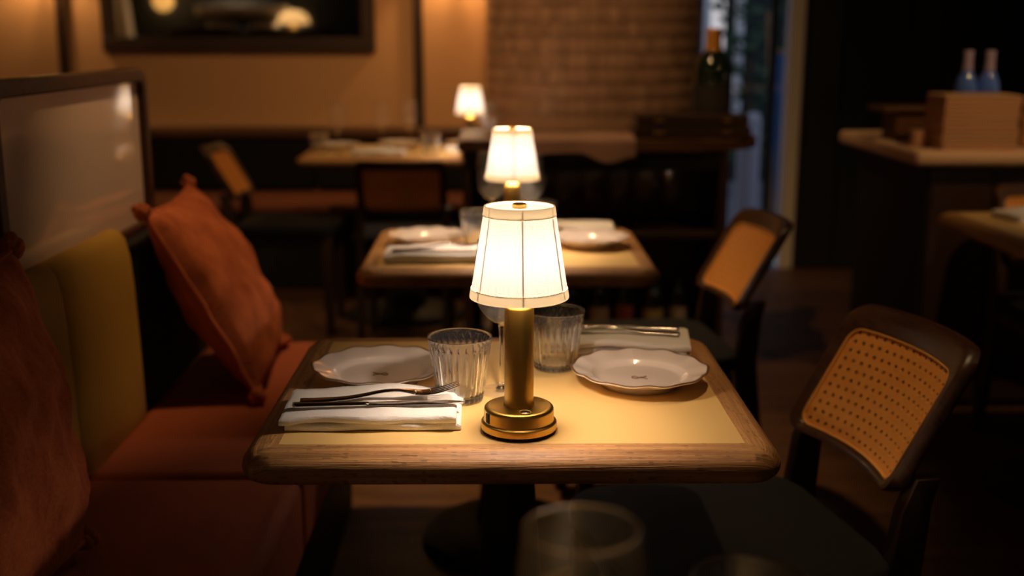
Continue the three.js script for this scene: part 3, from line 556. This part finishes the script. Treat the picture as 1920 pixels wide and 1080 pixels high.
{ // a loosely folded cloth lying over the console's front edge
  const g = grid(40, 18, (a, b) => { const x = (a - 0.5) * 0.40, q = b * 0.34, e = 0.245, w = 0.008 * Math.sin(a * 9 + 1) + 0.012 * (noise(a * 5, b * 3, 51) - 0.5); return q < e ? [x, 0.886 + Math.max(0, 0.010 * noise(a * 6, b * 6, 52)), -0.03 + q - 0.004 + 0.02] : [x, 0.884 - (q - e) * (0.45 + 0.5 * noise(a * 4, 1, 53)), 0.219 + 0.012 + w * 0.5]; });
  single('folded_cloth', g, std({ color: rgb(0.52, 0.30, 0.22), roughness: 0.95, side: THREE.DoubleSide }), 'pinkish cloth lying over the console front edge', 'cloth', [0.27, 0.0, -2.62]);
}
// ---------------------------------------------------------------- far table setting
for (const [x, z, l] of [[-0.69, -3.20, 'left'], [-0.52, -3.36, 'middle'], [-0.40, -3.36, 'right'], [-0.05, -3.20, 'lamp-side']]) copy(wg1, `blurred wine glass at the ${l} of the far party table`, [x, Y, z]).userData.group = 'glasses on the far table';
for (const [x, z, l] of [[-0.78, -3.26, 'left end'], [-0.30, -3.22, 'lamp']]) copy(tum1, `blurred tumbler by the ${l} of the far party table`, [x, Y, z]);
for (const [x, z, l] of [[-0.72, -3.42, 'left'], [-0.46, -3.53, 'back'], [-0.16, -3.52, 'back right']]) copy(plate1, `blurred plate at the ${l} of the far party table`, [x, Y, z]);
copy(nap1, 'blurred napkin in the middle of the far party table', [-0.52, Y, -3.20], 0);
copy(nap1, 'blurred napkin right of the lamp on the far party table', [-0.13, Y, -3.32], 0);
// unseen track spots; column, far wall and counter ones are added to brighten
for (const [label, x, z, to, cd, angle] of [['added unseen track spotlight brightening the tiled column', 0.05, -1.75, [0.35, 0.95, -3.4], TRACK_CD, 0.7], ['added unseen track spotlight brightening the mirror wall', -1.0, -1.9, [-0.9, 0.85, -4.2], TRACK_CD * 0.8, 0.75], ['added unseen track spotlight brightening the service counter', 1.95, -0.55, [1.75, 0.88, -2.1], TRACK_CD * 1.0, 0.46], ['track spotlight turned towards the booth pillow', 0.0, -1.0, [-0.82, 0.98, -0.86], TRACK_CD * 1.1, 0.27]]) {
  const p = thing('track_spotlight', label, 'ceiling lamp', [x, H, z], 0, 'ceiling track spotlights');
  mesh('mount', new THREE.CylinderGeometry(0.012, 0.012, 0.10, 14).translate(0, -0.05, 0), M.black, p);
  const head = new THREE.Group(); head.name = 'head'; p.add(head); head.position.y = -0.13; head.lookAt(new THREE.Vector3(...to));
  mesh('housing', lathe([[0.0005, -0.05], [0.036, -0.05], [0.04, -0.045], [0.04, 0.06], [0.037, 0.06], [0.036, 0.03]], 32).rotateX(Math.PI / 2), M.black, head);
  mesh('lens', new THREE.CylinderGeometry(0.035, 0.035, 0.006, 28).rotateX(Math.PI / 2).translate(0, 0, 0.035), std({ color: rgb(0.9, 0.9, 0.9), emissive: sconceWhite.clone(), emissiveIntensity: 4 }), head);
  const l = new THREE.SpotLight(sconceWhite, cd, 0, angle, 0.9); l.position.set(0, 0, 0.045); l.target.position.set(0, 0, 2); l.castShadow = true; l.shadow.radius = 1.6; head.add(l, l.target);
}

// ---------------------------------------------------------------- service counter on the right
{
  const c = thing('service_counter', 'dark service counter with pale wooden top at the right', 'counter', [2.25, 0, -2.42]);
  mesh('worktop', metreUV(rbox(1.86, 0.05, 0.84, 0.02, 0, 0.858, 0, 4), 0), std({ color: rgb(0.80, 0.52, 0.33), roughness: 0.5, bumpMap: walnutBump, bumpScale: 0.0005 }), c);
  mesh('body', box(1.72, 0.833, 0.70, 0, 0.4165, 0), M.black, c);
  for (let k = 0; k < 8; k++) mesh('front_panel', rbox(0.20, 0.78, 0.012, 0.003, -0.75 + k * 0.213, 0.42, 0.355), M.darkWood, c);
}
const CT = 0.8835;
for (let k = 0; k < 13; k++) single('menu_book', rbox(0.245, 0.0134, 0.17, 0.005), std({ color: rgb(0.58 + 0.08 * rnd(), 0.35, 0.19), roughness: 0.8 }), `tan menu book in the counter stack, ${['lowest', 'second', 'third', 'fourth', 'fifth', 'sixth', 'seventh', 'eighth', 'ninth', 'tenth', 'eleventh', 'twelfth', 'topmost'][k]} from the bottom`, 'menu', [1.535 + (rnd() - 0.5) * 0.006, CT + 0.0066 + k * 0.0134, -2.12], (rnd() - 0.5) * 0.03, 'stacked menu books');
const blueGlass = phy({ color: rgb(0.10, 0.22, 0.80), roughness: 0.08, clearcoat: 0.5 }), silver = std({ color: rgb(0.45, 0.38, 0.55), roughness: 0.4 });
for (const [x, l] of [[1.58, 'left'], [1.655, 'right']]) bottle('water_bottle', `blue glass bottle behind the menu stack, ${l} one`, 'bottle', [x, CT, -2.29], 1.0, blueGlass, silver, null, 'blue bottles');
for (const [x, z, l] of [[1.74, -2.16, 'left'], [1.83, -2.20, 'right']]) {
  const m = thing('pepper_mill', `turned wooden pepper mill right of the menus, ${l} one`, 'mill', [x, CT, z], 0, 'pepper mills');
  mesh('body', lathe([[0.0005, 0], [0.030, 0], [0.030, 0.012], [0.022, 0.04], [0.019, 0.07], [0.025, 0.11], [0.0005, 0.112]], 32), M.walnut, m); mesh('head', lathe([[0.0005, 0.112], [0.024, 0.114], [0.029, 0.135], [0.024, 0.158], [0.010, 0.166], [0.0005, 0.168]], 32), M.walnut, m);
}
{ const b = thing('lidded_box', 'small brown lidded box left of the menu stack', 'box', [1.44, CT, -2.42]); mesh('body', rbox(0.14, 0.10, 0.14, 0.006, 0, 0.05, 0), M.midWood, b); mesh('lid', rbox(0.20, 0.016, 0.18, 0.005, -0.02, 0.109, 0), M.midWood, b); }
single('tea_light_holder', lathe([[0.0005, 0.0], [0.026, 0.0], [0.030, 0.01], [0.032, 0.055], [0.029, 0.055], [0.026, 0.012], [0.0005, 0.010]], 32), std({ color: rgb(0.70, 0.42, 0.24), roughness: 0.5 }), 'small amber cup on the counter left of the menus', 'cup', [1.385, CT, -2.16]);
copy(nap1, 'napkin on the right-hand table beside the counter', [1.48, Y, -1.48], 0.2);

// ---------------------------------------------------------------- seen in the mirror: the rear of the room
{
  const p = thing('globe_pendant', 'warm globe pendant at the back of the room, mirrored on the far wall', 'pendant lamp', [-4.25, 1.68, 4.3]);
  mesh('globe', new THREE.SphereGeometry(0.13, 32, 22), std({ color: rgb(0.9, 0.6, 0.25), emissive: rgb(1, 0.5, 0.12), emissiveIntensity: 0.95 }), p);
  mesh('cord', new THREE.CylinderGeometry(0.004, 0.004, H - 1.81, 8).translate(0, (H - 1.81) / 2 + 0.13, 0), M.black, p);
  const l = new THREE.PointLight(sconceWhite, 0.25); l.castShadow = true; l.shadow.radius = 6; p.add(l);
}
{
  const w = thing('wall_shelf', 'thick white shelf on the rear wall, mirrored on the far wall', 'shelf', [-3.28, 1.5, 4.45]);
  mesh('board', rbox(1.15, 0.12, 0.28, 0.01, 0, 0.06, 0), std({ color: rgb(0.85, 0.78, 0.70), roughness: 0.6 }), w);
  for (const x of [-0.45, 0.45]) mesh('bracket', rbox(0.03, 0.18, 0.22, 0.005, x, -0.09, 0.02), M.black, w);
}
for (const [x, l] of [[-3.55, 'left'], [-3.0, 'right']]) single('linen_stack', rbox(0.34, 0.07, 0.22, 0.02), M.linen, `folded linen on the rear cupboard, ${l} pile`, 'linen', [x, 1.385, 4.42], 0, 'linen piles');
{
  const c = thing('cupboard', 'tall dark cupboard under the white shelf at the rear wall', 'cupboard', [-3.2, 0, 4.38]); mesh('body', rbox(1.9, 1.35, 0.4, 0.01, 0, 0.675, 0), M.darkWood, c);
  for (const x of [-0.47, 0.47]) { const d = mesh('door', rbox(0.92, 1.25, 0.02, 0.006, x, 0.67, -0.21), M.darkWood, c); mesh('knob', new THREE.SphereGeometry(0.015, 14, 10).translate(x * 0.1, 0.75, -0.23), M.brass, d); }
}
{
  const d = thing('dome_lamp', 'cream dome lamp on the rear cupboard, mirrored on the far wall', 'lamp', [-2.62, 1.351, 4.34]);
  mesh('base', lathe([[0.0005, 0], [0.06, 0], [0.06, 0.012], [0.01, 0.018], [0.008, 0.06]], 32), M.brass, d);
  mesh('dome', lathe([[0.21, 0.05], [0.195, 0.11], [0.15, 0.17], [0.08, 0.205], [0.0005, 0.215]], 48), phy({ color: rgb(0.9, 0.78, 0.55), roughness: 1, transmission: 0.3, thickness: 0, specularIntensity: 0, side: THREE.DoubleSide }), d);
  mesh('bulb', new THREE.SphereGeometry(0.025, 20, 14).translate(0, 0.10, 0), std({ color: rgb(0.9, 0.9, 0.9), emissive: sconceWhite.clone(), emissiveIntensity: 2 }), d);
  const l = new THREE.PointLight(rgb(1, 0.7, 0.4), 0.3); l.position.set(0, 0.10, 0); l.castShadow = true; d.add(l);
}
{
  const s = thing('added_bar_light', 'added unseen bar light brightening the white shelf at the rear', 'wall lamp', [-3.28, 1.95, 4.5]);  // lamp added outside the mirror view to brighten the shelf
  mesh('arm', rbox(0.02, 0.02, 0.16, 0.004, 0, 0, 0.0), M.brass, s); mesh('tube', new THREE.CylinderGeometry(0.014, 0.014, 0.7, 16).rotateZ(Math.PI / 2).translate(0, 0, -0.09), std({ color: rgb(0.9, 0.9, 0.9), emissive: rgb(1, 0.75, 0.5), emissiveIntensity: 2 }), s);
  const l = new THREE.PointLight(rgb(1, 0.72, 0.46), 1.2); l.position.set(-0.1, 0, -0.09); l.castShadow = true; l.shadow.radius = 2; s.add(l);
}
single('apron', grid(24, 30, (a, b) => [(a - 0.5) * (0.22 + 0.12 * b), -0.62 * b, 0.03 * Math.sin(a * 14) * (0.4 + b) - 0.02 * b]), std({ color: rgb(0.75, 0.68, 0.60), roughness: 0.9, side: THREE.DoubleSide }), 'white apron hanging on the rear wall, mirrored on the far wall', 'apron', [-4.88, 1.85, 4.5]);

// ---------------------------------------------------------------- the street outside the glazed door
{
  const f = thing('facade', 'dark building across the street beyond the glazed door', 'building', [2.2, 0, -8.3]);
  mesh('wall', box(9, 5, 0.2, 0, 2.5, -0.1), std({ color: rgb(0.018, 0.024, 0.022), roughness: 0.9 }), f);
  const w = mesh('window', mergeGeometries([rbox(0.06, 1.3, 0.08, 0.01, -0.42, 1.25, 0.04), rbox(0.06, 1.3, 0.08, 0.01, -0.14, 1.25, 0.04), rbox(0.34, 0.06, 0.08, 0.01, -0.28, 1.87, 0.04)]), std({ color: rgb(0.85, 0.82, 0.80), roughness: 0.6 }), f); mesh('added_glow_curtain', box(0.15, 1.2, 0.02, -0.34, 1.3, 0.012), std({ color: rgb(0.80, 0.74, 0.70), roughness: 0.9, emissive: rgb(0.50, 0.46, 0.45) }), w);  // emission added to brighten this pale curtain; no lit window is known here
}
single('blue_board', rbox(0.09, 1.15, 0.04, 0.005, 0, 0.575, 0), std({ color: rgb(0.06, 0.16, 0.36), roughness: 0.7 }), 'blue board standing outside the glazed door', 'board', [1.87, -0.01, -6.0]);
single('street_sign_post', rbox(0.10, 0.62, 0.05, 0.01, 0, 0.31, 0), std({ color: rgb(0.55, 0.50, 0.52), roughness: 0.7 }), 'pale low post outside the glazed door', 'post', [1.70, -0.01, -6.2]);
single('street_bollard', lathe([[0.0005, 0.72], [0.04, 0.71], [0.055, 0.66], [0.055, 0.0], [0.0005, 0.0]], 24), std({ color: rgb(0.50, 0.46, 0.50), roughness: 0.6 }), 'pale round bollard outside the glazed door', 'bollard', [1.84, -0.01, -6.6]);
{
  const s = thing('easel_sign', 'brown wooden easel frame outside the glazed door', 'easel', [1.83, -0.01, -5.8]);
  mesh('leg', new THREE.CylinderGeometry(0.012, 0.014, 1.42, 10).rotateZ(0.07).translate(-0.06, 0.70, 0), M.walnut, s); mesh('leg', new THREE.CylinderGeometry(0.012, 0.014, 1.42, 10).rotateZ(-0.07).translate(0.06, 0.70, 0), M.walnut, s); mesh('crossbar', rbox(0.2, 0.03, 0.02, 0.004, 0, 1.16, 0), M.walnut, s);
}
{
  const s = thing('street_shrub', 'dark green shrub outside the glazed door', 'shrub', [1.98, -0.01, -7.4]); const g = [];
  for (let k = 0; k < 260; k++) { const a = rnd() * 6.283, r = 0.30 * Math.sqrt(rnd()), y = 0.25 + rnd() * 1.5; g.push(new THREE.PlaneGeometry(0.09, 0.05).rotateX(rnd() * 3).rotateY(rnd() * 6).translate(Math.cos(a) * r, y, Math.sin(a) * r)); }
  mesh('foliage', mergeGeometries(g), std({ color: rgb(0.05, 0.10, 0.045), roughness: 0.7, side: THREE.DoubleSide }), s); mesh('stem', new THREE.CylinderGeometry(0.03, 0.04, 1.2, 10).translate(0, 0.6, 0), M.darkWood, s);
}
renderer.render(scene, camera);
